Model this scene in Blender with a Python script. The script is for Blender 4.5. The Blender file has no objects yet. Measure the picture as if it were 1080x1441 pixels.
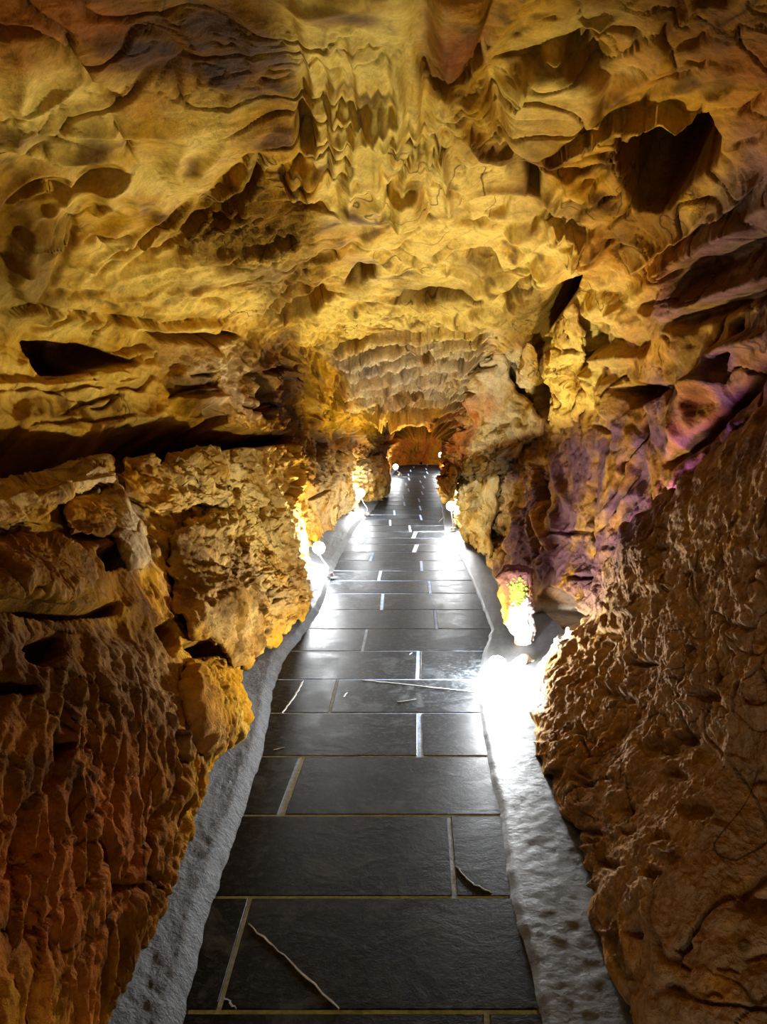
import bpy, bmesh, math, random
import numpy as np
from mathutils import Vector, Matrix
from mathutils.bvhtree import BVHTree

random.seed(7)
rng = np.random.default_rng(11)
S = bpy.context.scene
COL = S.collection

# ------------------------------------------------------------------ camera, world, exposure
CAM_H, FPX = 1.6, 1081.0
PITCH = math.atan(160.5 / FPX)
cam_d = bpy.data.cameras.new('camera')
cam_d.sensor_fit = 'HORIZONTAL'
cam_d.sensor_width = 36.0
cam_d.lens = 36.0 * FPX / 1080.0
cam_d.clip_start = 0.05
cam = bpy.data.objects.new('camera', cam_d)
cam.location = (0, 0, CAM_H)
cam.rotation_euler = (math.pi / 2 - PITCH, 0, 0)
COL.objects.link(cam)
S.camera = cam

w = bpy.data.worlds.new('cave_dark')
S.world = w
w.use_nodes = True
w.node_tree.nodes['Background'].inputs[0].default_value = (0.9, 0.62, 0.35, 1)
w.node_tree.nodes['Background'].inputs[1].default_value = 0.0
S.view_settings.view_transform = 'Standard'
S.view_settings.look = 'None'
S.view_settings.gamma = 1.0
S.view_settings.use_curve_mapping = False
S.view_settings.exposure = 1.45
try:
    S.cycles.use_denoising = True
    S.cycles.max_bounces = 6
    S.cycles.diffuse_bounces = 2
    S.cycles.sample_clamp_indirect = 6.0
except Exception:
    pass

LAMP_W = 120.0          # radiant watts of one path lamp
# lamps hidden in the cave: (name, position, colour, watts, radius)
HIDDEN = [
    ('purple_wash_light', (1.42, 3.75, 0.95), (0.55, 0.28, 1.0), 13.0, 0.05),
]
for nm, loc, colr, watts, rad in HIDDEN:
    ld = bpy.data.lights.new(nm, 'POINT')
    ld.energy = watts
    ld.color = colr
    ld.shadow_soft_size = rad
    lo = bpy.data.objects.new(nm, ld)
    lo.location = loc
    COL.objects.link(lo)

# ------------------------------------------------------------------ photo pixel <-> place
CP, SP = math.cos(PITCH), math.sin(PITCH)


def ray(u, v):
    x = (u - 540.0) / FPX
    y = -(v - 720.5) / FPX
    return np.array((x, CP + y * SP, y * CP - SP))


def on_floor(u, v, h=0.0):
    d = ray(u, v)
    t = (h - CAM_H) / d[2]
    return np.array((d[0] * t, d[1] * t, h))


def at_depth(u, v, Y):
    d = ray(u, v)
    t = Y / d[1]
    return np.array((d[0] * t, Y, CAM_H + d[2] * t))


def project(P):
    x = P[..., 0]
    y = P[..., 1]
    z = P[..., 2] - CAM_H
    depth = np.maximum(y * CP - z * SP, 0.05)
    up = y * SP + z * CP
    return 540.0 + FPX * x / depth, 720.5 - FPX * up / depth, depth


# ------------------------------------------------------------------ numpy noise
_perm = rng.permutation(256).astype(np.int32)
_perm = np.concatenate([_perm, _perm, _perm])
_g = rng.normal(size=(256, 3)).astype(np.float32)
_g /= np.linalg.norm(_g, axis=1)[:, None]


def noise(P):
    """gradient noise, about -1..1"""
    P = np.asarray(P, np.float32)
    sh = P.shape[:-1]
    P = P.reshape(-1, 3)
    I = np.floor(P)
    F = P - I
    I = I.astype(np.int32) & 255
    U = F * F * F * (F * (F * 6 - 15) + 10)
    out = np.zeros(len(P), np.float32)
    for dx in (0, 1):
        a = _perm[I[:, 0] + dx]
        wx = U[:, 0] if dx else 1 - U[:, 0]
        for dy in (0, 1):
            b = _perm[a + I[:, 1] + dy]
            wy = wx * (U[:, 1] if dy else 1 - U[:, 1])
            for dz in (0, 1):
                h = _perm[b + I[:, 2] + dz]
                g = _g[h]
                d = g[:, 0] * (F[:, 0] - dx) + g[:, 1] * (F[:, 1] - dy) + g[:, 2] * (F[:, 2] - dz)
                out += d * wy * (U[:, 2] if dz else 1 - U[:, 2])
    return (out * 1.6).reshape(sh)


def fbm(P, octs=4, gain=0.5, lac=2.03):
    s = 0
    a = 1.0
    n = 0
    for k in range(octs):
        s = s + a * noise(P * (lac ** k) + 17.3 * k)
        n += a
        a *= gain
    return s / n


def sstep(a, b, x):
    t = np.clip((x - a) / (b - a), 0, 1)
    return t * t * (3 - 2 * t)


# ------------------------------------------------------------------ sculpt maps, laid out over the photo frame, carried onto the rock
MG = 160                                        # margin beyond the frame
MW, MH = 1080 + 2 * MG, 1441 + 2 * MG
YY, XX = np.mgrid[0:MH, 0:MW].astype(np.float32)
XX -= MG
YY -= MG
Hm = np.zeros((MH, MW), np.float32)             # relief, in photo pixels
WARP_X = np.zeros_like(Hm)
_q = np.stack([XX / 60, YY / 60, np.full_like(XX, 3.3)], -1)
WARP_X = 5.0 * noise(_q) + 2.5 * noise(_q * 3.1 + 5)
WARP_Y = 5.0 * noise(_q + 40) + 2.5 * noise(_q * 3.1 + 77)
XW, YW = XX + WARP_X, YY + WARP_Y


def bbox(pts, pad):
    pts = np.asarray(pts, float)
    x0 = int(max(0, pts[:, 0].min() - pad + MG))
    x1 = int(min(MW, pts[:, 0].max() + pad + MG + 1))
    y0 = int(max(0, pts[:, 1].min() - pad + MG))
    y1 = int(min(MH, pts[:, 1].max() + pad + MG + 1))
    return slice(y0, y1), slice(x0, x1)


def seg_dist(px, py, pts, closed):
    """distance, signed side and place along the line"""
    pts = np.asarray(pts, float)
    n = len(pts)
    best = np.full(px.shape, 1e9, np.float32)
    side = np.zeros(px.shape, np.float32)
    par = np.zeros(px.shape, np.float32)
    m = n if closed else n - 1
    for i in range(m):
        ax, ay = pts[i]
        bx, by = pts[(i + 1) % n]
        dx, dy = bx - ax, by - ay
        L = dx * dx + dy * dy + 1e-9
        t = np.clip(((px - ax) * dx + (py - ay) * dy) / L, 0, 1)
        d = np.hypot(px - ax - t * dx, py - ay - t * dy)
        k = d < best
        best = np.where(k, d, best)
        side = np.where(k, np.sign(dx * (py - ay) - dy * (px - ax)), side)
        par = np.where(k, (i + t) / m, par)
    return best, side, par


def inside(px, py, pts):
    c = np.zeros(px.shape, bool)
    n = len(pts)
    for i in range(n):
        ax, ay = pts[i]
        bx, by = pts[(i + 1) % n]
        if ay == by:
            continue
        k = ((ay > py) != (by > py)) & (px < (bx - ax) * (py - ay) / (by - ay) + ax)
        c ^= k
    return c


def poly_mask(pts, feather, warp=1.0, into=True):
    s = bbox(pts, feather + 14)
    px = XX[s] + warp * WARP_X[s]
    py = YY[s] + warp * WARP_Y[s]
    d, _, _ = seg_dist(px, py, pts, True)
    d = np.where(inside(px, py, pts), d, -d)
    return s, (sstep(0, feather, d) if into else sstep(-feather, feather, d))


def form(h, feather, *pts, dome=False):
    """raise (h>0) or sink (h<0) an outlined patch of rock"""
    s, m = poly_mask(pts, feather)
    if dome:
        m = np.sqrt(np.clip(m, 0, 1))
    Hm[s] += h * m


def line(h, width, *pts, taper=True, warp=1.0):
    s = bbox(pts, width * 3 + 14)
    d, _, t = seg_dist(XX[s] + warp * WARP_X[s], YY[s] + warp * WARP_Y[s], pts, False)
    k = np.exp(-(d / width) ** 2)
    if taper:
        k = k * (0.35 + 0.65 * np.clip(np.sin(np.pi * np.clip(t, 0, 1)), 0, 1) ** 0.5)
    Hm[s] += h * k


def edge(h, reach, *pts):
    """a break in the rock: the side on the right of travel (below a line drawn left to right) stands proud at once and sinks back over reach"""
    s = bbox(pts, reach * 1.5 + 14)
    d, sd, t = seg_dist(XX[s] + WARP_X[s], YY[s] + WARP_Y[s], pts, False)
    ends = sstep(0.0, 0.12, t) * sstep(1.0, 0.88, t)
    x = d * sd
    Hm[s] += h * ends * np.where(x > 0, np.exp(-x / reach), 0) * sstep(-1, 2.5, x)
    Hm[s] -= 0.45 * h * ends * np.where(x <= 0, np.exp(x / (reach * 0.35)), 0)


CM = {k: np.zeros((MH, MW), np.float32) for k in ('cream', 'brown', 'black', 'orange', 'purple', 'grey', 'rough', 'dust', 'strat', 'smooth', 'pale', 'streak')}


def paint(kind, amount, feather, *pts):
    s, m = poly_mask(pts, feather, 2.2, into=False)
    CM[kind][s] = np.maximum(CM[kind][s], amount * m)


# ---- ceiling
paint('cream', 0.9, 50, (380, -100), (620, -100), (600, 60), (590, 100), (620, 180), (720, 220), (760, 280), (820, 330), (800, 400), (720, 470), (600, 490), (480, 480), (420, 460), (440, 430), (520, 350), (450, 300), (440, 240), (445, 200), (430, 140), (400, 80))
paint('smooth', 1.0, 60, (380, -100), (640, -100), (600, 60), (590, 100), (640, 170), (760, 200), (820, 300), (800, 400), (640, 400), (480, 400), (450, 300), (440, 240), (430, 140), (400, 80))
paint('smooth', 0.8, 50, (640, 40), (1000, 60), (1000, 200), (880, 300), (700, 230))
paint('smooth', 0.8, 50, (0, 110), (250, 170), (330, 230), (240, 320), (100, 440), (0, 430))
paint('cream', 0.7, 50, (0, 110), (90, 75), (160, 130), (185, 230), (320, 130), (340, 180), (240, 290), (130, 250), (0, 250))
paint('cream', 0.5, 40, (690, 60), (780, 40), (860, 90), (830, 160), (700, 200), (690, 120))
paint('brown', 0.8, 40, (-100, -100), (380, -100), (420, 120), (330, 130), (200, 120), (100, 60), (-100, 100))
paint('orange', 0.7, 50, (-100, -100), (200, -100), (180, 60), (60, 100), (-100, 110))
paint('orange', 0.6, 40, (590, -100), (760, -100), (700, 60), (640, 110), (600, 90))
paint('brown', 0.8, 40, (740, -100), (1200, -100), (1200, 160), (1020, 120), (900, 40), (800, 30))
paint('orange', 0.6, 40, (960, 60), (1200, 60), (1200, 260), (1030, 200))
paint('black', 0.85, 16, (140, 55), (190, 50), (250, 70), (330, 75), (320, 115), (260, 120), (230, 85), (150, 80))
paint('black', 0.7, 16, (260, 20), (330, 10), (340, 60), (290, 50))
paint('black', 0.5, 14, (395, 60), (420, 110), (425, 150), (400, 130))
paint('brown', 0.7, 20, (255, 300), (330, 250), (370, 215), (375, 245), (440, 310), (430, 340), (330, 352), (255, 345))
paint('rough', 0.8, 20, (255, 300), (330, 250), (360, 220), (380, 250), (440, 300), (440, 345), (330, 352), (255, 345))
paint('rough', 0.6, 40, (380, 460), (700, 470), (690, 560), (560, 620), (430, 600))
paint('strat', 1.0, 40, (430, 470), (720, 440), (700, 560), (560, 620), (440, 580))
paint('orange', 1.0, 20, (545, 605), (600, 575), (690, 545), (700, 570), (680, 600), (640, 660), (540, 660))
paint('orange', 0.9, 14, (540, 610), (660, 600), (660, 665), (540, 670))

form(12, 40, (380, -100), (600, -100), (596, 60), (590, 100), (620, 180), (700, 260), (600, 330), (470, 320), (448, 240), (445, 200), (430, 140), (400, 80))
form(-34, 8, (421, 142), (440, 150), (449, 180), (444, 206), (424, 212), (416, 180))
form(22, 14, (400, 232), (425, 222), (450, 232), (448, 255), (425, 268), (400, 262), dome=True)
line(-16, 7, (255, 322), (290, 285), (325, 245), (350, 222))
line(-18, 6, (365, 222), (362, 250), (330, 280), (290, 310), (255, 332))
form(10, 10, (335, 225), (355, 220), (355, 248), (320, 275), (270, 315), (262, 310), (300, 262), dome=True)
edge(12, 22, (255, 335), (300, 350), (360, 345), (430, 325))
line(-28, 6, (0, 42), (50, 45), (90, 66), (130, 110), (166, 150))
form(-40, 10, (-40, 28), (40, 30), (80, 52), (60, 62), (0, 56), (-40, 58))
edge(14, 30, (166, 150), (130, 110), (90, 66), (50, 45), (-20, 42))
line(-12, 3, (156, 168), (172, 192), (180, 200), (181, 218), (190, 232))
line(-8, 3, (178, 238), (150, 250), (110, 262), (60, 275), (0, 292))
edge(12, 18, (0, 290), (50, 268), (140, 262), (190, 235))
form(16, 18, (15, 330), (60, 300), (95, 310), (85, 370), (50, 430), (20, 420), (5, 380), dome=True)
line(-10, 6, (80, 285), (105, 330), (90, 380), (50, 430))
line(8, 8, (40, 300), (35, 350), (5, 400))
for k in range(9):
    line(random.choice((-6, 6, 7)), 5, (110 + 18 * k, 400 - 6 * k), (170 + 18 * k, 350 - 4 * k), (250 + 14 * k, 290 - 3 * k))
# fall of flow lines on the central column
for k in range(16):
    x = 420 + 13 * k
    line(random.choice((-9, -6, 7, 8)), random.uniform(2.5, 6), (x + random.uniform(-15, 15), random.uniform(0, 60)), (x + 12, 110 + random.uniform(-20, 20)), (x + 8 + random.uniform(-12, 12), 200), (x + 30 * math.sin(k), 290))
form(18, 22, (498, 150), (530, 125), (560, 150), (572, 190), (545, 200), (515, 185), dome=True)
line(-12, 4, (508, 130), (510, 165), (530, 188), (560, 190))
form(20, 20, (545, 265), (590, 250), (606, 285), (590, 300), (560, 310), (540, 290), dome=True)
form(-34, 8, (572, 300), (590, 280), (606, 288), (597, 302), (578, 312))
line(-8, 2.5, (615, 180), (604, 225), (610, 245), (625, 250), (650, 265), (660, 310))
line(-6, 2, (470, 130), (490, 180), (500, 240), (520, 265))
# folds and bosses right of the column
form(34, 26, (598, -60), (700, -60), (690, 20), (668, 62), (650, 88), (612, 95), (600, 60), dome=True)
form(-46, 12, (596, 62), (612, 98), (655, 92), (672, 62), (690, 40), (680, 90), (650, 112), (610, 112), (594, 90))
line(18, 12, (622, 112), (640, 160), (680, 205), (720, 235))
line(-16, 9, (640, 175), (665, 205), (700, 228), (735, 240))
form(24, 26, (700, 110), (780, 60), (860, 110), (850, 170), (760, 215), (700, 190), dome=True)
form(18, 22, (642, 130), (680, 110), (700, 150), (690, 180), (655, 165), dome=True)
line(-14, 7, (690, 100), (700, 150), (715, 190), (760, 210))
form(-20, 20, (770, 60), (830, 40), (870, 70), (850, 100), (800, 95))
edge(20, 26, (740, 222), (800, 190), (870, 165), (940, 148), (1010, 180))
form(-40, 10, (735, 228), (752, 225), (764, 250), (765, 278), (745, 275))
form(-44, 8, (752, 228), (785, 224), (824, 245), (805, 253), (765, 250))
form(-52, 14, (866, 175), (930, 155), (995, 165), (1018, 195), (1010, 230), (965, 275), (930, 305), (900, 300), (880, 262), (870, 225))
form(-70, 16, (880, 218), (930, 206), (985, 216), (985, 250), (950, 290), (922, 305), (900, 295), (886, 260))
line(-8, 2.5, (840, 245), (900, 200), (950, 170))
line(14, 12, (860, 290), (800, 260), (770, 300))
edge(16, 16, (770, 300), (800, 310), (830, 330), (810, 375))
line(-10, 3, (772, 295), (790, 318), (806, 310), (822, 318))
form(18, 16, (810, 330), (845, 315), (860, 350), (840, 375), (812, 370), dome=True)
# bosses along the vault towards the lip
form(-20, 14, (650, 350), (690, 345), (720, 372), (690, 385), (660, 375))
form(-34, 9, (482, 390), (500, 378), (528, 380), (525, 395), (505, 405), (485, 402))
form(-30, 8, (555, 422), (580, 410), (622, 402), (668, 408), (690, 418), (650, 426), (600, 434), (565, 432))
form(-40, 10, (383, 442), (415, 420), (450, 410), (492, 406), (472, 424), (440, 448), (398, 454))
line(-16, 8, (372, 440), (410, 390), (450, 360), (500, 340))
edge(14, 22, (500, 345), (440, 375), (400, 410), (370, 450))
for cx, cy, rx, ry, hh in [(740, 320, 34, 18, 16), (720, 360, 30, 16, 14), (770, 375, 24, 26, 18), (700, 400, 36, 14, 12), (735, 425, 26, 20, 14), (690, 440, 30, 12, 12), (650, 452, 30, 10, 10),
                           (600, 352, 40, 22, 10), (560, 370, 30, 18, 9), (540, 330, 34, 20, 9), (430, 470, 24, 16, 14), (420, 495, 18, 18, 12), (455, 455, 26, 10, 10), (610, 380, 30, 10, 8), (530, 440, 40, 12, 9)]:
    form(hh, min(rx, ry), *[(cx + rx * math.cos(a), cy + ry * math.sin(a)) for a in np.linspace(0, math.tau, 10, endpoint=False)], dome=True)
for k in range(11):
    y = 470 + 13 * k
    edge(random.uniform(12, 22), random.uniform(8, 16), (440 + 9 * k + random.uniform(0, 20), y + 26), (540 + 3 * k, y + random.uniform(2, 12)), (620, y - 8), (702 - 2 * k, y - 22))
for k in range(26):
    x = random.uniform(450, 640)
    y = random.uniform(480, 580)
    line(-17, 2.2, (x, y), (x + 30, y - 8), (x + 60, y - 15))
# ---- left wall
form(-110, 9, (28, 478), (60, 474), (110, 485), (168, 500), (184, 506), (140, 524), (100, 531), (60, 527), (38, 508))
form(-80, 7, (194, 464), (215, 457), (262, 462), (330, 464), (347, 476), (300, 484), (220, 481))
form(16, 20, (100, 522), (160, 495), (215, 490), (224, 515), (200, 542), (120, 562), (40, 562), (-40, 548), (-40, 532), (60, 537), dome=True)
line(-12, 2.6, (-20, 546), (60, 553), (110, 548), (200, 546), (218, 524))
line(-9, 2.4, (60, 552), (130, 562), (165, 556))
line(-10, 2.4, (20, 596), (110, 591), (190, 580))
line(-9, 2.4, (125, 492), (130, 460), (150, 448), (196, 452))
edge(12, 20, (-20, 440), (60, 432), (140, 445), (196, 452), (340, 450))
form(-130, 12, (-80, 588), (60, 596), (110, 608), (150, 602), (180, 588), (240, 584), (330, 598), (420, 608), (420, 626), (340, 634), (280, 640), (180, 664), (100, 684), (40, 700), (-80, 710))
form(-60, 8, (216, 592), (232, 580), (250, 586), (245, 612), (222, 610))
form(-80, 8, (285, 576), (305, 565), (322, 582), (316, 606), (290, 600))
form(-70, 7, (362, 526), (378, 524), (386, 550), (384, 590), (368, 588), (360, 558))
form(14, 14, (250, 500), (300, 480), (312, 500), (300, 540), (260, 548), (236, 530), dome=True)
edge(12, 12, (240, 560), (270, 548), (315, 545))
form(18, 14, (250, 560), (318, 548), (322, 566), (290, 572), (262, 590), dome=True)
for x in (402, 412, 420, 430):
    line(-14, 3, (x, 525), (x + 3, 570), (x + 6, 640))
paint('rough', 0.6, 30, (210, 480), (420, 470), (450, 640), (560, 640), (560, 720), (450, 700), (340, 640), (230, 560))
paint('brown', 0.7, 25, (330, 470), (400, 470), (440, 620), (545, 625), (545, 650), (440, 680), (380, 640))
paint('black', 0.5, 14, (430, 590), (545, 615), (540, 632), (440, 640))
paint('grey', 0.6, 30, (230, 500), (320, 480), (400, 560), (330, 590))
paint('strat', 0.5, 40, (-100, 430), (380, 440), (380, 560), (-100, 590))
form(-70, 14, (-80, 738), (50, 736), (96, 744), (40, 756), (-80, 762))
form(-60, 12, (128, 774), (164, 768), (180, 800), (142, 808))
form(-60, 14, (-80, 835), (40, 838), (110, 850), (172, 842), (170, 862), (90, 872), (-80, 858))
form(-50, 12, (34, 895), (86, 884), (97, 922), (60, 942), (34, 926))
form(-50, 10, (-40, 955), (48, 962), (50, 978), (-40, 985))
form(-46, 10, (70, 1030), (110, 1050), (86, 1075), (66, 1062))
form(-60, 10, (215, 880), (245, 870), (258, 905), (240, 930))
form(-70, 12, (255, 905), (310, 900), (318, 925), (275, 935))
form(24, 30, (262, 940), (320, 945), (340, 1000), (330, 1050), (290, 1075), (262, 1010), dome=True)
edge(18, 30, (180, 880), (200, 980), (250, 1060), (250, 1150))
for (a, b, c) in [((-20, 1180), (60, 1110), (130, 1050)), ((-20, 1260), (80, 1190), (160, 1120)), ((0, 1360), (90, 1270), (170, 1190)), ((40, 1420), (130, 1320), (200, 1230)), ((150, 1300), (190, 1200), (240, 1080)), ((180, 1380), (205, 1260), (260, 1130))]:
    edge(random.uniform(3, 6), 22, a, b, c)
    line(-6, 3, a, b, c)
paint('rough', 0.3, 60, (-100, 860), (250, 860), (340, 960), (330, 1060), (180, 1500), (-100, 1500))
paint('orange', 0.8, 70, (-100, 1040), (180, 1040), (230, 1180), (150, 1500), (-100, 1500))
paint('brown', 0.8, 50, (-100, 860), (200, 860), (260, 1100), (200, 1450), (-100, 1300))
paint('dust', 0.8, 30, (130, 890), (220, 900), (290, 1040), (240, 1060), (150, 1000))
paint('purple', 0.35, 40, (-100, 850), (60, 860), (100, 960), (-100, 960))
paint('brown', 0.6, 40, (-100, 720), (170, 740), (180, 870), (-100, 860))
paint('cream', 0.6, 40, (-100, 380), (380, 330), (470, 330), (400, 450), (200, 460), (-100, 470))
paint('cream', 0.5, 30, (-80, 500), (220, 490), (230, 600), (-80, 600))
# ---- right wall
form(-80, 14, (795, 388), (824, 380), (821, 405), (792, 440), (764, 474), (745, 492), (758, 432))
form(-130, 6, (752, 462), (782, 476), (774, 520), (780, 600), (748, 572), (750, 510))
form(-36, 16, (862, 545), (900, 533), (944, 540), (932, 562), (890, 578))
form(-26, 14, (930, 540), (960, 520), (960, 560), (940, 575))
line(20, 13, (1120, 375), (1040, 405), (1000, 418), (955, 432))
line(-26, 9, (1120, 395), (1040, 425), (1000, 440), (960, 450))
line(16, 16, (1110, 270), (1010, 330), (940, 380), (900, 420))
line(-24, 12, (1110, 330), (1020, 370), (960, 400))
edge(18, 24, (1080, 240), (1020, 300), (950, 340), (880, 390))
line(18, 12, (1080, 470), (1010, 500), (975, 560), (950, 640))
line(-30, 9, (1090, 510), (1040, 560), (990, 610), (950, 650))
form(-36, 10, (1022, 460), (1050, 440), (1055, 465), (1030, 480))
form(-30, 9, (1015, 500), (1040, 485), (1045, 500), (1022, 515))
line(18, 8, (945, 440), (950, 400), (945, 350))
for cx, cy, rx, ry, hh in [(850, 430, 34, 26, 18), (840, 480, 26, 22, -24), (880, 450, 24, 30, 14), (870, 500, 26, 16, 14), (905, 480, 22, 26, -18), (830, 540, 24, 40, 14), (860, 560, 20, 34, 12), (845, 500, 16, 18, 14), (800, 560, 14, 24, -16),
                           (960, 470, 24, 40, 14), (1000, 540, 26, 30, 16), (920, 430, 24, 14, -16), (1040, 320, 30, 22, 14), (990, 370, 26, 18, -14)]:
    form(hh, min(rx, ry), *[(cx + rx * math.cos(a), cy + ry * math.sin(a)) for a in np.linspace(0, math.tau, 10, endpoint=False)], dome=(hh > 0))
line(-14, 3, (842, 640), (834, 700), (838, 760), (830, 800), (822, 840))
line(-10, 2.5, (908, 580), (905, 620), (880, 650), (868, 700))
line(-10, 2.5, (905, 640), (890, 670), (885, 690), (870, 720), (850, 745))
line(-8, 2.2, (775, 750), (838, 748))
line(-8, 2.2, (840, 600), (862, 610), (860, 640))
for k in range(12):
    x = random.uniform(700, 790)
    y = random.uniform(640, 760)
    line(random.choice((-12, 10)), random.uniform(3, 6), (x, y), (x + random.uniform(-6, 16), y + 30), (x + random.uniform(-10, 20), y + random.uniform(40, 70)))
paint('purple', 1.0, 40, (700, 640), (780, 610), (840, 590), (940, 500), (1020, 470), (1080, 420), (1200, 420), (1200, 600), (960, 700), (840, 860), (700, 820))
paint('purple', 0.7, 40, (1040, 180), (1200, 150), (1200, 420), (960, 470), (900, 460), (1000, 300))
paint('purple', 0.4, 30, (820, 460), (920, 440), (940, 540), (850, 560))
paint('dust', 0.5, 40, (760, 720), (840, 740), (840, 850), (700, 840))
paint('rough', 0.5, 30, (620, 600), (760, 600), (780, 800), (700, 790), (620, 730))
paint('cream', 0.7, 30, (780, 400), (870, 390), (900, 430), (850, 590), (760, 590))
paint('cream', 0.6, 25, (640, 500), (740, 490), (760, 600), (700, 700), (690, 790), (630, 720))
# ---- right foreground boulder
paint('dust', 1.0, 40, (760, 900), (860, 760), (960, 680), (1200, 520), (1200, 1600), (900, 1600), (760, 1060))
paint('rough', 0.75, 40, (760, 900), (860, 760), (960, 680), (1200, 520), (1200, 1600), (900, 1600), (760, 1060))
paint('grey', 0.4, 30, (780, 900), (850, 800), (940, 760), (930, 900), (830, 980))
for k in range(46):
    x = random.uniform(800, 1070)
    y = random.uniform(720, 1400)
    L = random.uniform(12, 40)
    line(random.choice((-16, -11, 9)), random.uniform(2.5, 6), (x, y), (x + L * .5, y + random.uniform(-4, 7)), (x + L, y + random.uniform(-3, 12)))
for x, y, r in [(980, 1140, 22), (965, 1040, 14), (1070, 1270, 30), (890, 1310, 12), (830, 1170, 10), (960, 1330, 12), (1000, 980, 14), (920, 1230, 12)]:
    form(-24, r * .6, *[(x + r * 1.4 * math.cos(a), y + r * .8 * math.sin(a)) for a in np.linspace(0, math.tau, 9, endpoint=False)])
paint('rough', 0.7, 25, (240, 640), (370, 640), (440, 720), (450, 850), (320, 950), (240, 880))
paint('cream', 0.5, 25, (230, 640), (330, 640), (420, 730), (400, 800), (300, 740))

for cx, cy, rx, ry, hh in [(702, 535, 14, 22, 12), (718, 572, 14, 16, 12), (692, 588, 13, 20, 11), (730, 606, 16, 10, 10), (704, 632, 14, 22, 12), (678, 622, 12, 16, 10), (742, 590, 8, 12, -12), (712, 600, 7, 9, -14), (672, 655, 14, 18, 10),
                           (690, 690, 12, 24, 12), (660, 700, 12, 20, 10), (640, 665, 10, 20, 8), (670, 735, 12, 22, 10), (725, 588, 6, 7, -10)]:
    form(hh, min(rx, ry), *[(cx + rx * math.cos(a), cy + ry * math.sin(a)) for a in np.linspace(0, math.tau, 10, endpoint=False)], dome=(hh > 0))
line(-10, 2.5, (668, 560), (664, 600), (650, 650), (640, 690))
line(-10, 2.5, (700, 660), (690, 720), (700, 770))

# ---- more stone colour, hollows, and shade painted into them as brown and black
form(-12, 26, (415, 690), (450, 680), (485, 720), (480, 790), (455, 815), (420, 790))
form(-12, 18, (490, 660), (520, 655), (530, 700), (515, 725), (490, 710))
form(-26, 18, (622, 690), (650, 690), (660, 740), (640, 756), (622, 740))
form(-60, 14, (742, 862), (752, 838), (775, 822), (806, 836), (826, 866), (806, 896), (770, 912), (748, 905))
paint('grey', 0.9, 14, (744, 850), (775, 835), (806, 850), (800, 900), (770, 915), (748, 905))
paint('grey', 0.55, 25, (470, 500), (560, 470), (700, 450), (690, 540), (580, 570), (500, 570))
paint('grey', 0.8, 25, (640, 500), (740, 490), (760, 600), (700, 700), (690, 790), (630, 720))
paint('brown', 1.0, 25, (360, 470), (430, 520), (450, 600), (545, 618), (545, 650), (500, 655), (440, 650), (390, 640), (350, 560))
paint('black', 0.7, 10, (395, 530), (425, 525), (430, 600), (405, 600))  # holes of the left wall darkened by colour
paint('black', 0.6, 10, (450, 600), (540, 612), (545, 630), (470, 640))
paint('grey', 0.7, 25, (440, 640), (550, 640), (550, 700), (470, 760), (440, 720))
paint('grey', 0.8, 20, (140, 660), (210, 700), (215, 800), (160, 790))
paint('grey', 0.6, 20, (-60, 660), (150, 640), (160, 690), (-60, 740))
paint('brown', 0.7, 30, (-100, 250), (60, 280), (110, 330), (60, 440), (-100, 460))
paint('brown', 0.9, 25, (600, 0), (690, 0), (680, 80), (640, 110), (600, 105))
paint('brown', 0.7, 25, (700, 190), (760, 220), (770, 290), (730, 270))
paint('brown', 0.8, 20, (870, 170), (1010, 170), (1000, 260), (920, 310), (880, 260))  # shade of the big ceiling hole put into its colour
paint('brown', 0.6, 20, (385, 345), (470, 345), (420, 450), (375, 450))
paint('brown', 0.7, 16, (556, 404), (690, 402), (690, 428), (560, 434))  # brown follows the long pit, as painted shade
paint('brown', 0.7, 14, (484, 378), (528, 378), (526, 404), (486, 404))  # same painted shade in the small pit
paint('brown', 0.6, 30, (-100, 600), (430, 600), (430, 640), (-100, 690))  # shadow of the ledge recess deepened in brown
paint('brown', 0.6, 30, (1000, 250), (1200, 200), (1200, 420), (960, 430))

form(-420, 5, (546, 608), (590, 596), (640, 588), (660, 600), (642, 626), (615, 612), (590, 616), (550, 614))
paint('brown', 0.7, 8, (545, 620), (575, 618), (590, 650), (560, 660), (545, 655))
paint('rough', 0.7, 10, (540, 590), (660, 590), (660, 665), (540, 670))
paint('brown', 0.95, 8, (704, 800), (740, 800), (745, 830), (720, 870), (706, 850))
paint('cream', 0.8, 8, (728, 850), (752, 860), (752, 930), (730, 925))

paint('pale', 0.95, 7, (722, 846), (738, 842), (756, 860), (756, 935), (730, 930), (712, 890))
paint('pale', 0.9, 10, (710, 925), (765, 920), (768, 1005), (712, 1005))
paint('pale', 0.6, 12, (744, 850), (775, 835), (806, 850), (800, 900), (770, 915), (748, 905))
paint('pale', 0.10, 20, (470, 500), (560, 480), (690, 470), (690, 530), (580, 560), (500, 560))
paint('pale', 0.08, 14, (145, 665), (200, 700), (208, 790), (165, 780))

paint('streak', 1.0, 50, (-150, 960), (140, 930), (260, 1010), (320, 1060), (240, 1250), (160, 1600), (-150, 1600))
paint('streak', 0.4, 40, (850, 900), (920, 780), (1000, 660), (1200, 560), (1200, 1000), (900, 1050))

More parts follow.
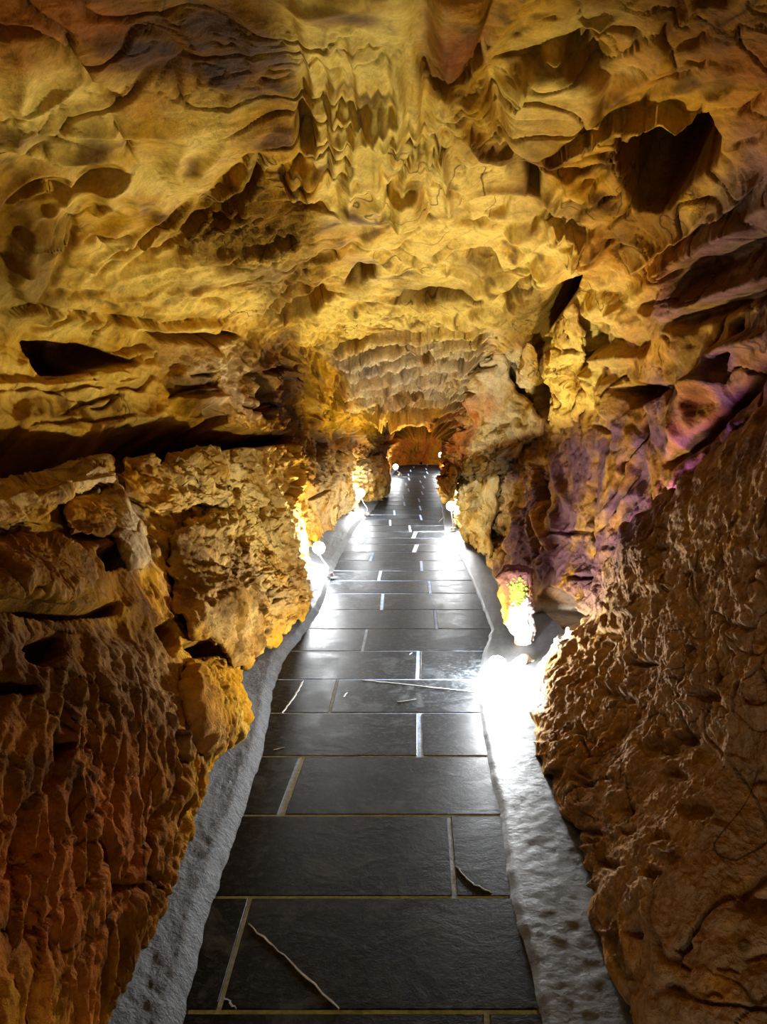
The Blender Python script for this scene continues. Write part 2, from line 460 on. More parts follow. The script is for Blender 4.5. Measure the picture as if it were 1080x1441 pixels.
# ---- grey stone, real stain, and dark patches painted in for shade and contrast; creases
paint('grey', 0.42, 30, (200, 630), (370, 630), (440, 720), (440, 840), (330, 930), (240, 880))
paint('brown', 0.7, 12, (250, 745), (285, 740), (290, 830), (255, 850))
paint('brown', 0.7, 12, (300, 820), (345, 770), (350, 850), (315, 880))
paint('black', 0.6, 10, (278, 808), (300, 800), (302, 830), (282, 835))
paint('black', 0.6, 16, (180, 20), (300, 10), (400, 60), (425, 140), (390, 170), (330, 120), (230, 60))
paint('brown', 0.9, 20, (60, 0), (380, 0), (410, 90), (330, 128), (230, 118), (160, 100), (120, 60))
paint('brown', 0.85, 12, (90, 225), (130, 180), (160, 215), (130, 245))
paint('brown', 0.8, 14, (-40, 175), (60, 185), (80, 205), (-40, 215))
paint('brown', 0.7, 14, (270, 350), (340, 352), (420, 360), (380, 420), (340, 380))
paint('brown', 0.75, 16, (0, 300), (30, 290), (40, 420), (0, 470))
paint('brown', 0.75, 14, (700, 190), (740, 225), (720, 260), (690, 215), (650, 195), (660, 165))
paint('brown', 0.6, 14, (640, 360), (720, 380), (720, 395), (650, 385))
paint('brown', 0.7, 14, (780, 70), (840, 50), (860, 90), (800, 105))
paint('brown', 0.8, 14, (840, 245), (900, 190), (950, 165), (1010, 180), (1000, 210), (900, 215))
paint('brown', 0.7, 25, (880, 290), (960, 280), (980, 330), (880, 360), (840, 350))
paint('brown', 0.6, 20, (700, 430), (740, 400), (790, 400), (760, 470), (720, 490))
paint('black', 0.5, 10, (360, 440), (400, 440), (440, 520), (400, 600), (365, 560))
paint('brown', 0.6, 20, (-60, 560), (230, 560), (240, 600), (-60, 605))
for k in range(40):
    x = random.uniform(20, 420)
    y = random.uniform(270, 580)
    L = random.uniform(25, 80)
    line(random.choice((-13, -9, -9, 8)), random.uniform(1.8, 3.6), (x, y), (x + L * .5, y + random.uniform(-12, 4)), (x + L, y + random.uniform(-22, 4)))
for k in range(34):
    x = random.uniform(620, 1040)
    y = random.uniform(20, 420)
    a = random.uniform(-.9, -.2)
    L = random.uniform(25, 80)
    line(random.choice((-13, -9, 9)), random.uniform(1.8, 4), (x, y), (x + L * .5 * math.cos(a) + 4, y + L * .5 * math.sin(a) + 5), (x + L * math.cos(a), y + L * math.sin(a)))
for k in range(30):
    x = random.uniform(400, 545)
    y = random.uniform(500, 700)
    line(random.choice((-18, -12, 10)), random.uniform(2, 4.5), (x, y), (x + random.uniform(-10, 10), y + 20), (x + random.uniform(-14, 14), y + random.uniform(30, 55)))


# ------------------------------------------------------------------ sampling the maps at a place
def sample(M, u, v):
    x = np.clip(u + MG, 0, MW - 1.001)
    y = np.clip(v + MG, 0, MH - 1.001)
    x0 = x.astype(np.int32)
    y0 = y.astype(np.int32)
    fx = x - x0
    fy = y - y0
    f = M.ravel()
    i = y0 * MW + x0
    return (f[i] * (1 - fx) + f[i + 1] * fx) * (1 - fy) + (f[i + MW] * (1 - fx) + f[i + MW + 1] * fx) * fy


_fade = sstep(-MG, -MG * 0.5, XX) * sstep(1080 + MG, 1080 + MG * 0.5, XX) * sstep(-MG, -MG * 0.5, YY) * sstep(1441 + MG, 1441 + MG * 0.5, YY)
Hm *= _fade * 1.75

PAL = dict(gold=(0.49, 0.228, 0.008), cream=(0.74, 0.49, 0.078), pale=(0.62, 0.60, 0.56), brown=(0.080, 0.027, 0.003), black=(0.035, 0.022, 0.014),
           orange=(0.33, 0.085, 0.008), purple=(0.088, 0.038, 0.038), grey=(0.46, 0.35, 0.17), dust=(0.34, 0.195, 0.085))
PAL = {k: np.array(v, np.float32) for k, v in PAL.items()}


def rock_relief(P, u, v, use_map=True, map_lim=0.05):
    """relief in metres (+ = towards the passage) and base colour for rock at P"""
    P = P.astype(np.float32)
    _, _, depth = project(P)
    depth = depth.astype(np.float32)
    sc = np.clip(depth, 1.5, 6.5) / FPX
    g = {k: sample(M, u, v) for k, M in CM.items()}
    warp = np.stack([noise(P * 1.7 + 3), noise(P * 1.7 + 33), noise(P * 1.7 + 63)], -1)
    Q = P + 0.16 * warp
    n1 = noise(Q * 2.3)
    n2 = noise(Q * 5.1 + 9)
    n3 = noise(Q * 11.0 + 4)
    n4 = noise(Q * 24.0 + 1)
    n5 = noise(P * 52.0 + 2)
    rough = np.clip(0.42 + g['rough'] - 0.40 * g['smooth'] - 0.25 * g['strat'], 0.04, 1.6)
    rid = 1 - np.abs(n2)
    rid3 = 1 - np.abs(n3)
    rid4 = 1 - np.abs(n4)
    n6 = noise(P * 105.0 + 6)
    amp = np.clip(depth / 5.0, 0.50, 1.5)
    h = 0.05 * n1 * np.sqrt(amp)
    h = h + amp * rough * (0.050 * (rid * rid - 0.5) + 0.034 * (np.abs(n3) * 1.6 - 0.4) + 0.017 * (rid4 * rid4 - 0.5)) + rough * (0.007 * n5 + 0.0045 * n6)
    # bedding: thin beds tilted across the passage
    b = P[..., 2] * 1.0 + 0.20 * P[..., 0] + 0.05 * P[..., 1] + 0.10 * warp[..., 0] + 0.03 * n2
    bq = np.stack([b * 15.0, P[..., 1] * 0.7, P[..., 0] * 0.7], -1)
    bed = noise(bq)
    bed2 = noise(bq * np.array((2.6, 1.5, 1.5), np.float32) + 7)
    h = h + g['strat'] * (0.035 * bed + 0.022 * bed2)
    # drawn-out streaks rising along the wall
    sa = P[..., 1] * 0.8 + P[..., 2] * 0.6
    sb_ = -P[..., 1] * 0.6 + P[..., 2] * 0.8
    sq = np.stack([sa * 2.6, sb_ * 15.0 + 1.5 * warp[..., 1], P[..., 0] * 9.0], -1)
    s1 = noise(sq)
    s2 = noise(sq * 2.3 + 31)
    h = h + g['streak'] * (0.026 * (1 - np.abs(s1) * 2) + 0.012 * s2)
    # crack net
    c1 = np.abs(noise(Q * 3.2 + 50))
    c2 = np.abs(noise(Q * 8.5 + 70))
    gate = sstep(-0.1, 0.35, noise(P * 1.3 + 90))
    crack = (1 - sstep(0.0, 0.05, c1)) * gate + 0.6 * (1 - sstep(0.0, 0.06, c2)) * sstep(0.0, 0.4, noise(P * 2.1 + 20))
    h = h - 0.034 * crack
    fold = 1 - np.abs(noise(Q * np.array((2.6, 1.3, 2.6), np.float32) + 130 + 0.8 * warp))
    h = h + (1 - np.clip(rough, 0, 1)) * 0.085 * (fold * fold - 0.45)
    hm = sample(Hm, u, v) * sc
    if use_map:
        h = h + hm
    else:
        h = h + np.clip(hm, -map_lim, map_lim)
    # ---- colour of the stone, with some shade mixed in as brown and black
    t1 = fbm(Q * 1.6 + 11, 4)
    t2 = fbm(Q * 4.5 + 31, 4)
    t3 = noise(Q * 13 + 71)
    col = np.broadcast_to(PAL['gold'], P.shape).copy()

    def mix(name, k):
        k = np.clip(k, 0, 1)[..., None]
        col[...] = col * (1 - k) + PAL[name] * k
    mix('cream', 0.5 * sstep(0.05, 0.55, t2 + 0.4 * t1))
    mix('orange', 0.35 * sstep(0.1, 0.5, noise(Q * 2.1 + 140)))
    mix('brown', 0.75 * sstep(0.05, 0.5, -t1 - 0.35 * t2))
    mix('brown', 0.75 * g['streak'] * sstep(0.05, 0.45, s1 + 0.4 * s2))
    mix('cream', g['cream'] * sstep(-0.7, 0.1, t2 + 0.25 * t3))
    mix('grey', g['grey'] * sstep(-0.6, 0.2, t2 - 0.3 * t1))
    mix('dust', g['dust'] * sstep(-0.75, 0.05, t2 + 0.4 * t3))
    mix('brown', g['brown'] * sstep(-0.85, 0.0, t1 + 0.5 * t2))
    mix('orange', g['orange'] * sstep(-0.6, 0.25, t2 - 0.2 * t3))
    mix('purple', g['purple'] * sstep(-0.75, 0.1, t1 + t2))
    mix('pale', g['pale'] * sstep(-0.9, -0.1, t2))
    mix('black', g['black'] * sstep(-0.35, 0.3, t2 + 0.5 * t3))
    mix('brown', 0.72 * sstep(0.12, 0.5, -t2 + 0.3 * t3))  # brown mottling that paints in darker streak shading
    mix('brown', 0.8 * np.clip(crack, 0, 1))
    return h.astype(np.float32), np.concatenate([col, np.clip(rough, 0, 1)[..., None].astype(np.float32)], -1)


# ------------------------------------------------------------------ mesh helpers
def normals_of(G, wrap=False):
    du = np.gradient(G, axis=0)
    dv = np.gradient(G, axis=1)
    if wrap:
        dv = (np.roll(G, -1, 1) - np.roll(G, 1, 1)) * 0.5
    n = np.cross(du, dv)
    n /= np.linalg.norm(n, axis=-1)[..., None] + 1e-9
    return n


def grid_mesh(name, G, mat, col=None, wrap=False, parent=None, smooth=True, flip=False):
    nr, nc = G.shape[:2]
    idx = np.arange(nr * nc).reshape(nr, nc)
    nx = np.roll(idx, -1, 1)
    cols = nc if wrap else nc - 1
    a = idx[:-1, :cols]
    b = nx[:-1, :cols]
    c = nx[1:, :cols]
    d = idx[1:, :cols]
    F = np.stack([a, b, c, d] if not flip else [a, d, c, b], -1).reshape(-1, 4).astype(np.int32)
    me = bpy.data.meshes.new(name)
    me.vertices.add(nr * nc)
    me.vertices.foreach_set('co', G.reshape(-1).astype(np.float32))
    me.loops.add(F.size)
    me.loops.foreach_set('vertex_index', F.reshape(-1))
    me.polygons.add(len(F))
    me.polygons.foreach_set('loop_start', np.arange(0, F.size, 4, dtype=np.int32))
    me.polygons.foreach_set('loop_total', np.full(len(F), 4, np.int32))
    me.update(calc_edges=True)
    if smooth:
        me.shade_smooth()
    if col is not None:
        at = me.color_attributes.new('stone', 'FLOAT_COLOR', 'POINT')
        rgba = np.ones((nr * nc, 4), np.float32)
        rgba[:] = col.reshape(-1, 4)
        at.data.foreach_set('color', rgba.reshape(-1))
    me.materials.append(mat)
    o = bpy.data.objects.new(name, me)
    COL.objects.link(o)
    if parent is not None:
        o.parent = parent
    return o


def tag(o, label=None, cat=None, group=None, kind=None):
    for k, val in (('label', label), ('category', cat), ('group', group), ('kind', kind)):
        if val:
            o[k] = val
    return o


def bm_obj(name, bm, mat, parent=None, smooth=False):
    me = bpy.data.meshes.new(name)
    bm.normal_update()
    bm.to_mesh(me)
    bm.free()
    if smooth:
        me.shade_smooth()
    me.materials.append(mat)
    o = bpy.data.objects.new(name, me)
    COL.objects.link(o)
    if parent is not None:
        o.parent = parent
    return o


# ------------------------------------------------------------------ materials
def new_mat(name):
    m = bpy.data.materials.new(name)
    m.use_nodes = True
    nt = m.node_tree
    bs = nt.nodes['Principled BSDF']
    return m, nt, bs


def N(nt, typ, **kw):
    n = nt.nodes.new(typ)
    for k, val in kw.items():
        setattr(n, k, val)
    return n


def tex(nt, scale, detail=4, rough=0.6, vec=None, dist=0.0):
    n = N(nt, 'ShaderNodeTexNoise')
    n.inputs['Scale'].default_value = scale
    n.inputs['Detail'].default_value = detail
    n.inputs['Roughness'].default_value = rough
    n.inputs['Distortion'].default_value = dist
    if vec is not None:
        nt.links.new(vec, n.inputs['Vector'])
    return n


def ramp(nt, src, stops):
    r = N(nt, 'ShaderNodeValToRGB')
    e = r.color_ramp.elements
    while len(e) < len(stops):
        e.new(0.5)
    for el, (p, c) in zip(e, stops):
        el.position = p
        el.color = c if len(c) == 4 else (*c, 1)
    nt.links.new(src, r.inputs[0])
    return r


def g4(v):
    return (v, v, v, 1)


def rock_material():
    m, nt, bs = new_mat('cave_rock')
    L = nt.links.new
    at = N(nt, 'ShaderNodeAttribute', attribute_name='stone')
    pos = N(nt, 'ShaderNodeNewGeometry').outputs['Position']
    f1 = tex(nt, 16, 6, 0.68, pos, 0.6)
    f2 = tex(nt, 70, 4, 0.65, pos)
    v1 = ramp(nt, f1.outputs['Fac'], [(0.30, g4(0.62)), (0.50, g4(1.0)), (0.72, g4(1.2))])
    v2 = ramp(nt, f2.outputs['Fac'], [(0.30, g4(0.80)), (0.55, g4(1.0)), (0.75, g4(1.12))])
    mu = N(nt, 'ShaderNodeMix', data_type='RGBA', blend_type='MULTIPLY')
    mu.inputs[0].default_value = 1
    L(at.outputs['Color'], mu.inputs[6])
    L(v1.outputs[0], mu.inputs[7])
    mu2 = N(nt, 'ShaderNodeMix', data_type='RGBA', blend_type='MULTIPLY')
    mu2.inputs[0].default_value = 1
    L(mu.outputs[2], mu2.inputs[6])
    L(v2.outputs[0], mu2.inputs[7])
    # dirt-filled hairline cracks
    ck = tex(nt, 1.9, 2.5, 0.5, pos, 0.7)
    gt = tex(nt, 1.3, 2, 0.5, pos)
    r1 = ramp(nt, ck.outputs['Fac'], [(0.4935, g4(0)), (0.4985, g4(1)), (0.5015, g4(1)), (0.5065, g4(0))])
    r2 = ramp(nt, gt.outputs['Fac'], [(0.46, g4(0)), (0.58, g4(0.9))])
    km = N(nt, 'ShaderNodeMath', operation='MULTIPLY')
    L(r1.outputs[0], km.inputs[0])
    L(r2.outputs[0], km.inputs[1])
    mc = N(nt, 'ShaderNodeMix', data_type='RGBA')
    L(km.outputs[0], mc.inputs[0])
    L(mu2.outputs[2], mc.inputs[6])
    mc.inputs[7].default_value = (0.035, 0.016, 0.004, 1)
    L(mc.outputs[2], bs.inputs['Base Color'])
    rr = ramp(nt, at.outputs['Alpha'], [(0.2, g4(0.58)), (0.9, g4(0.92))])
    L(rr.outputs[0], bs.inputs['Roughness'])
    bs.inputs['Specular IOR Level'].default_value = 0.02
    b0 = N(nt, 'ShaderNodeBump')
    bst = N(nt, 'ShaderNodeMath', operation='MULTIPLY_ADD')
    bst.inputs[1].default_value = 0.70
    bst.inputs[2].default_value = 0.12
    L(at.outputs['Alpha'], bst.inputs[0])
    L(bst.outputs[0], b0.inputs['Strength'])
    b0.inputs['Distance'].default_value = 0.03
    L(f1.outputs['Fac'], b0.inputs['Height'])
    b1 = N(nt, 'ShaderNodeBump')
    L(bst.outputs[0], b1.inputs['Strength'])
    b1.inputs['Distance'].default_value = 0.010
    L(f2.outputs['Fac'], b1.inputs['Height'])
    L(b0.outputs[0], b1.inputs['Normal'])
    L(b1.outputs[0], bs.inputs['Normal'])
    return m


def slate_material():
    m, nt, bs = new_mat('wet_slate')
    L = nt.links.new
    pos = N(nt, 'ShaderNodeNewGeometry').outputs['Position']
    oi = N(nt, 'ShaderNodeObjectInfo')
    f1 = tex(nt, 5.5, 7, 0.62, pos, 0.8)
    f2 = tex(nt, 34, 5, 0.7, pos, 0.4)
    f3 = tex(nt, 150, 2, 0.5, pos)
    c1 = ramp(nt, f1.outputs['Fac'], [(0.32, (0.0025, 0.003, 0.0035)), (0.52, (0.006, 0.007, 0.008)), (0.68, (0.055, 0.061, 0.066))])
    mu = N(nt, 'ShaderNodeMix', data_type='RGBA', blend_type='MULTIPLY')
    mu.inputs[0].default_value = 1
    vr = ramp(nt, oi.outputs['Random'], [(0, g4(0.75)), (1, g4(1.3))])
    L(c1.outputs[0], mu.inputs[6])
    L(vr.outputs[0], mu.inputs[7])
    sp = ramp(nt, f2.outputs['Fac'], [(0.50, g4(0)), (0.72, g4(0.6))])
    mx = N(nt, 'ShaderNodeMix', data_type='RGBA')
    L(sp.outputs[0], mx.inputs[0])
    L(mu.outputs[2], mx.inputs[6])
    mx.inputs[7].default_value = (0.075, 0.085, 0.092, 1)
    L(mx.outputs[2], bs.inputs['Base Color'])
    rr = ramp(nt, f1.outputs['Fac'], [(0.3, g4(0.38)), (0.7, g4(0.62))])
    L(rr.outputs[0], bs.inputs['Roughness'])
    bs.inputs['Specular IOR Level'].default_value = 0.05
    b0 = N(nt, 'ShaderNodeBump')
    b0.inputs['Strength'].default_value = 0.16
    b0.inputs['Distance'].default_value = 0.012
    L(f1.outputs['Fac'], b0.inputs['Height'])
    b1 = N(nt, 'ShaderNodeBump')
    b1.inputs['Strength'].default_value = 0.2
    b1.inputs['Distance'].default_value = 0.004
    L(f2.outputs['Fac'], b1.inputs['Height'])
    L(b0.outputs[0], b1.inputs['Normal'])
    b2 = N(nt, 'ShaderNodeBump')
    b2.inputs['Strength'].default_value = 0.2
    b2.inputs['Distance'].default_value = 0.002
    L(f3.outputs['Fac'], b2.inputs['Height'])
    L(b1.outputs[0], b2.inputs['Normal'])
    L(b2.outputs[0], bs.inputs['Normal'])
    return m


def plain(name, base, rough, scale=40, amp=0.35, bump=0.4, dist=0.004, metal=0.0):
    m, nt, bs = new_mat(name)
    L = nt.links.new
    pos = N(nt, 'ShaderNodeNewGeometry').outputs['Position']
    f1 = tex(nt, scale, 6, 0.65, pos, 0.3)
    f0 = tex(nt, scale * 0.16, 4, 0.6, pos, 0.3)
    lo = tuple(c * (1 - amp) for c in base)
    hi = tuple(c * (1 + amp) for c in base)
    c1 = ramp(nt, f1.outputs['Fac'], [(0.3, lo), (0.7, hi)])
    c0 = ramp(nt, f0.outputs['Fac'], [(0.3, g4(0.65)), (0.7, g4(1.2))])
    mu = N(nt, 'ShaderNodeMix', data_type='RGBA', blend_type='MULTIPLY')
    mu.inputs[0].default_value = 1
    L(c1.outputs[0], mu.inputs[6])
    L(c0.outputs[0], mu.inputs[7])
    L(mu.outputs[2], bs.inputs['Base Color'])
    bs.inputs['Roughness'].default_value = rough
    bs.inputs['Metallic'].default_value = metal
    b = N(nt, 'ShaderNodeBump')
    b.inputs['Strength'].default_value = bump
    b.inputs['Distance'].default_value = dist
    L(f1.outputs['Fac'], b.inputs['Height'])
    L(b.outputs[0], bs.inputs['Normal'])
    return m


ROCK = rock_material()
SLATE = slate_material()
GROUT = plain('pale_grout', (0.36, 0.50, 0.78), 0.8, 60)
VEIN = plain('white_calcite', (0.55, 0.55, 0.53), 0.6, 80, 0.2)
CONC = plain('rough_concrete', (0.055, 0.059, 0.064), 0.7, 55, 0.5, 0.9, 0.012)
WETC = plain('wet_concrete', (0.042, 0.046, 0.05), 0.55, 45, 0.5, 0.4, 0.005)
STEEL = plain('brushed_steel', (0.5, 0.5, 0.5), 0.3, 60, 0.1, 0.1, 0.001, 1.0)
MOSSM = plain('lamp_moss', (0.13, 0.21, 0.008), 0.85, 90, 0.5, 1.0, 0.01)


def lamp_glow(watts):
    m, nt, bs = new_mat('lit_globe')
    r = 0.055
    area = 4 * math.pi * r * r
    bs.inputs['Base Color'].default_value = (0.9, 0.9, 0.9, 1)
    bs.inputs['Emission Color'].default_value = (0.93, 0.97, 1.0, 1)
    bs.inputs['Emission Strength'].default_value = watts / (math.pi * area)
    return m



# ------------------------------------------------------------------ the passage
ST = {
    -2.0: [(-.66, 0), (-.74, .45), (-.98, .95), (-1.30, 1.45), (-1.45, 1.95), (-1.25, 2.5), (-.7, 2.8), (0, 2.85), (.7, 2.82), (1.2, 2.6), (1.55, 2.15), (1.6, 1.55), (1.45, .95), (1.15, .42), (.95, 0)],
    2.0: [(-.68, 0), (-.76, .45), (-1.00, .95), (-1.38, 1.45), (-1.55, 1.95), (-1.30, 2.45), (-.7, 2.68), (0, 2.72), (.7, 2.70), (1.2, 2.5), (1.5, 2.15), (1.65, 1.6), (1.55, 1.0), (1.20, .45), (.98, 0)],
    3.0: [(-.72, 0), (-.82, .45), (-1.10, .95), (-1.55, 1.4), (-1.78, 1.9), (-1.45, 2.38), (-.75, 2.60), (0, 2.65), (.7, 2.65), (1.2, 2.5), (1.5, 2.2), (1.62, 1.6), (1.55, 1.0), (1.25, .45), (1.02, 0)],
    4.0: [(-.80, 0), (-.92, .45), (-1.25, .9), (-1.70, 1.35), (-1.92, 1.85), (-1.5, 2.3), (-.75, 2.5), (0, 2.55), (.6, 2.56), (1.1, 2.42), (1.42, 2.12), (1.52, 1.6), (1.48, 1.0), (1.32, .45), (1.12, 0)],
    5.0: [(-.78, 0), (-.84, .4), (-1.05, .85), (-1.38, 1.3), (-1.52, 1.75), (-1.2, 2.2), (-.65, 2.4), (0, 2.45), (.55, 2.45), (1.0, 2.3), (1.3, 2.0), (1.4, 1.55), (1.36, 1.0), (1.25, .45), (1.1, 0)],
    6.0: [(-.74, 0), (-.82, .4), (-.92, .8), (-1.05, 1.25), (-1.15, 1.7), (-1.0, 2.15), (-.55, 2.32), (0, 2.33), (.5, 2.3), (.95, 2.15), (1.2, 1.9), (1.3, 1.5), (1.25, 1.0), (1.12, .45), (1.0, 0)],
    7.0: [(-.68, 0), (-.73, .4), (-.82, .8), (-.88, 1.2), (-.98, 1.65), (-.85, 2.08), (-.45, 2.18), (0, 2.14), (.45, 2.1), (.85, 2.0), (1.1, 1.75), (1.18, 1.4), (1.13, .95), (1.06, .45), (.99, 0)],
    8.0: [(-.56, 0), (-.60, .38), (-.68, .75), (-.78, 1.1), (-.85, 1.5), (-.7, 1.85), (-.35, 1.92), (.05, 1.88), (.45, 1.82), (.8, 1.72), (1.0, 1.5), (1.10, 1.2), (1.10, .85), (1.10, .42), (1.08, 0)],
    9.5: [(-.54, 0), (-.55, .35), (-.55, .65), (-.5, .9), (-.5, 1.15), (-.35, 1.33), (-.05, 1.38), (.2, 1.38), (.45, 1.38), (.65, 1.36), (.82, 1.2), (.92, .97), (1.0, .72), (1.04, .35), (1.04, 0)],
    10.4: [(-.44, 0), (-.44, .35), (-.43, .65), (-.34, .9), (-.3, 1.25), (-.15, 1.5), (.05, 1.58), (.25, 1.6), (.45, 1.6), (.68, 1.55), (.88, 1.35), (.97, 1.0), (.98, .72), (.98, .35), (.98, 0)],
    13.0: [(-.08, 0), (-.08, .35), (-.07, .65), (-.06, .95), (-.05, 1.25), (.1, 1.5), (.3, 1.6), (.5, 1.62), (.7, 1.6), (.9, 1.5), (1.05, 1.3), (1.1, 1.0), (1.08, .7), (1.05, .35), (1.04, 0)],
    15.0: [(.05, 0), (.03, .35), (.02, .65), (.0, .95), (.02, 1.2), (.16, 1.42), (.38, 1.52), (.6, 1.55), (.82, 1.52), (1.02, 1.42), (1.2, 1.2), (1.25, .95), (1.22, .7), (1.2, .35), (1.2, 0)],
    17.0: [(.16, 0), (.13, .35), (.12, .65), (.12, .9), (.16, 1.1), (.3, 1.3), (.5, 1.4), (.78, 1.42), (1.0, 1.4), (1.25, 1.3), (1.45, 1.1), (1.5, .9), (1.5, .65), (1.48, .35), (1.46, 0)],
    18.2: [(.30, 0), (.3, .3), (.32, .5), (.36, .68), (.42, .82), (.52, .95), (.66, 1.02), (.9, 1.05), (1.1, 1.02), (1.25, .95), (1.36, .82), (1.42, .68), (1.46, .5), (1.48, .3), (1.48, 0)],
    18.9: [(.90 + .004 * k, .02 + .004 * (7 - abs(k - 7))) for k in range(15)],
}


def hermite(xk, yk, x):
    """smooth monotone-ish interpolation of rows yk at knots xk"""
    xk = np.asarray(xk, float)
    yk = np.asarray(yk, float)
    d = (yk[1:] - yk[:-1]) / (xk[1:] - xk[:-1]).reshape(-1, *([1] * (yk.ndim - 1)))
    m = np.zeros_like(yk)
    m[1:-1] = 0.5 * (d[1:] + d[:-1])
    m[0], m[-1] = d[0], d[-1]
    m[1:-1] = np.where(d[1:] * d[:-1] <= 0, m[1:-1] * 0.4, m[1:-1])
    i = np.clip(np.searchsorted(xk, x) - 1, 0, len(xk) - 2)
    sh = (-1,) + (1,) * (yk.ndim - 1)
    hh = (xk[i + 1] - xk[i]).reshape(sh)
    t = ((x - xk[i]) / (xk[i + 1] - xk[i])).reshape(sh)
    return ((2 * t**3 - 3 * t**2 + 1) * yk[i] + (t**3 - 2 * t**2 + t) * hh * m[i] + (-2 * t**3 + 3 * t**2) * yk[i + 1] + (t**3 - t**2) * hh * m[i + 1])


def passage_grid(Ys, ncol):
    ks = sorted(ST)
    tab = np.array([ST[k] for k in ks])                       # stations x 15 x 2
    rows = hermite(ks, tab, Ys)                               # n x 15 x 2
    rows = np.concatenate([rows[:, :1] + np.array([[[-.0, -.12]]]), rows, rows[:, -1:] + np.array([[[.0, -.12]]])], 1)
    kk = np.concatenate([[0.0], 0.4 + np.arange(15), [14.8]])
    t = np.linspace(0, 14.8, ncol)
    prof = hermite(kk, np.swapaxes(rows, 0, 1), t)            # ncol x n x 2
    G = np.zeros((len(Ys), ncol, 3))
    G[..., 0] = prof[..., 0].T
    G[..., 1] = Ys[:, None]
    G[..., 2] = prof[..., 1].T
    return G, t


# coarse bare passage, to find how far away the rock is along a line of sight
_ys = np.concatenate([np.linspace(-2, 1, 8)[:-1], np.geomspace(1, 18.9, 120)])
_cg, _ = passage_grid(_ys, 90)
_nr, _nc = _cg.shape[:2]
_id = np.arange(_nr * _nc).reshape(_nr, _nc)
BVH = BVHTree.FromPolygons([tuple(p) for p in _cg.reshape(-1, 3)],
                           np.stack([_id[:-1, :-1], _id[:-1, 1:], _id[1:, 1:], _id[1:, :-1]], -1).reshape(-1, 4).tolist())


def wall_depth(u, v):
    """distance along y at which the bare rock lies behind a photo pixel"""
    d = Vector(ray(u, v))
    loc, _, _, _ = BVH.ray_cast(Vector((0, 0, CAM_H)), d)
    return loc.y if loc is not None else 6.0


def shift_of(G, Nn):
    D = Nn.copy()
    D[..., 1] -= 0.55
    return D / np.linalg.norm(D, axis=-1)[..., None]


def build_passage():
    ys = np.concatenate([np.linspace(-2, 1.0, 60)[:-1], np.geomspace(1.0, 18.9, 1000)])
    G, t = passage_grid(ys, 860)
    Nn = normals_of(G)
    # make the normals point into the passage
    ctr = G.mean(axis=1, keepdims=True)
    sgn = np.sign(((ctr - G) * Nn)[:500].sum())
    Nn *= sgn
    u, v, _ = project(G)
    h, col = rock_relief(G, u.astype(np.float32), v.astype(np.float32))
    front = (G[..., 1] > 0.7)
    D = shift_of(G, Nn)
    low = sstep(-0.02, 0.12, G[..., 2]) * 0.8 + 0.2
    end = sstep(18.9, 17.6, G[..., 1]) * 0.4 + 0.6
    G2 = G + D * (h * low * end)[..., None]
    jl = int(np.searchsorted(t, 0.4 + 4.55))
    jr = int(np.searchsorted(t, 0.4 + 9.4))
    ib = int(np.searchsorted(ys, 17.0))
    out = []
    for nm, sl in (('wall_left', (slice(0, ib + 1), slice(0, jl + 1))), ('ceiling', (slice(0, ib + 1), slice(jl, jr + 1))),
                   ('wall_right', (slice(0, ib + 1), slice(jr, None))), ('wall_back', (slice(ib, None), slice(None)))):
        o = grid_mesh(nm, G2[sl], ROCK, col[sl], flip=(sgn < 0))
        o['kind'] = 'structure'
        out.append(o)
    return out


build_passage()

# ------------------------------------------------------------------ path: edges, bed, slabs
EDGE_L = [on_floor(*p)[:2] for p in [(265, 1430), (305, 1262), (345, 1150), (372, 1063), (388, 975), (400, 935), (425, 900), (452, 860), (465, 820), (475, 795), (490, 765), (505, 740), (525, 720), (545, 690), (548, 675)]]
EDGE_R = [on_floor(*p)[:2] for p in [(738, 1350), (712, 1258), (700, 1145), (682, 1063), (672, 1003), (668, 956), (680, 915), (690, 885), (680, 860), (665, 820), (650, 790), (635, 765), (625, 745), (620, 700), (620, 670), (625, 655)]]
EL = np.array([(-.50, -2), (-.50, 0.8)] + [tuple(p) for p in EDGE_L] + [(.28, 17.0), (.40, 18.6)])
ER = np.array([(.36, -2), (.37, 0.8)] + [tuple(p) for p in EDGE_R])


def xl(y):
    return np.interp(y, EL[:, 1], EL[:, 0])


def xr(y):
    return np.interp(y, ER[:, 1], ER[:, 0])


bm = bmesh.new()
yy = np.linspace(-2, 18.7, 60)
pv = [(bm.verts.new((xl(y) - 0.25, y, -0.0026)), bm.verts.new((xr(y) + 0.25, y, -0.0026))) for y in yy]
for a, b in zip(pv[:-1], pv[1:]):
    bm.faces.new((a[0], a[1], b[1], b[0]))
floor = bm_obj('floor', bm, GROUT)
floor['kind'] = 'structure'

ROWPX = [1423, 1262, 1147, 1064, 1003, 956, 916, 885, 858, 835, 817, 803, 789, 777, 766, 757, 748]
rowY = [float(on_floor(540, y)[1]) for y in ROWPX]
rowY = [rowY[0] - 0.48 * k for k in range(6, 0, -1)] + rowY
while rowY[-1] < 18.3:
    rowY.append(rowY[-1] + 0.45)
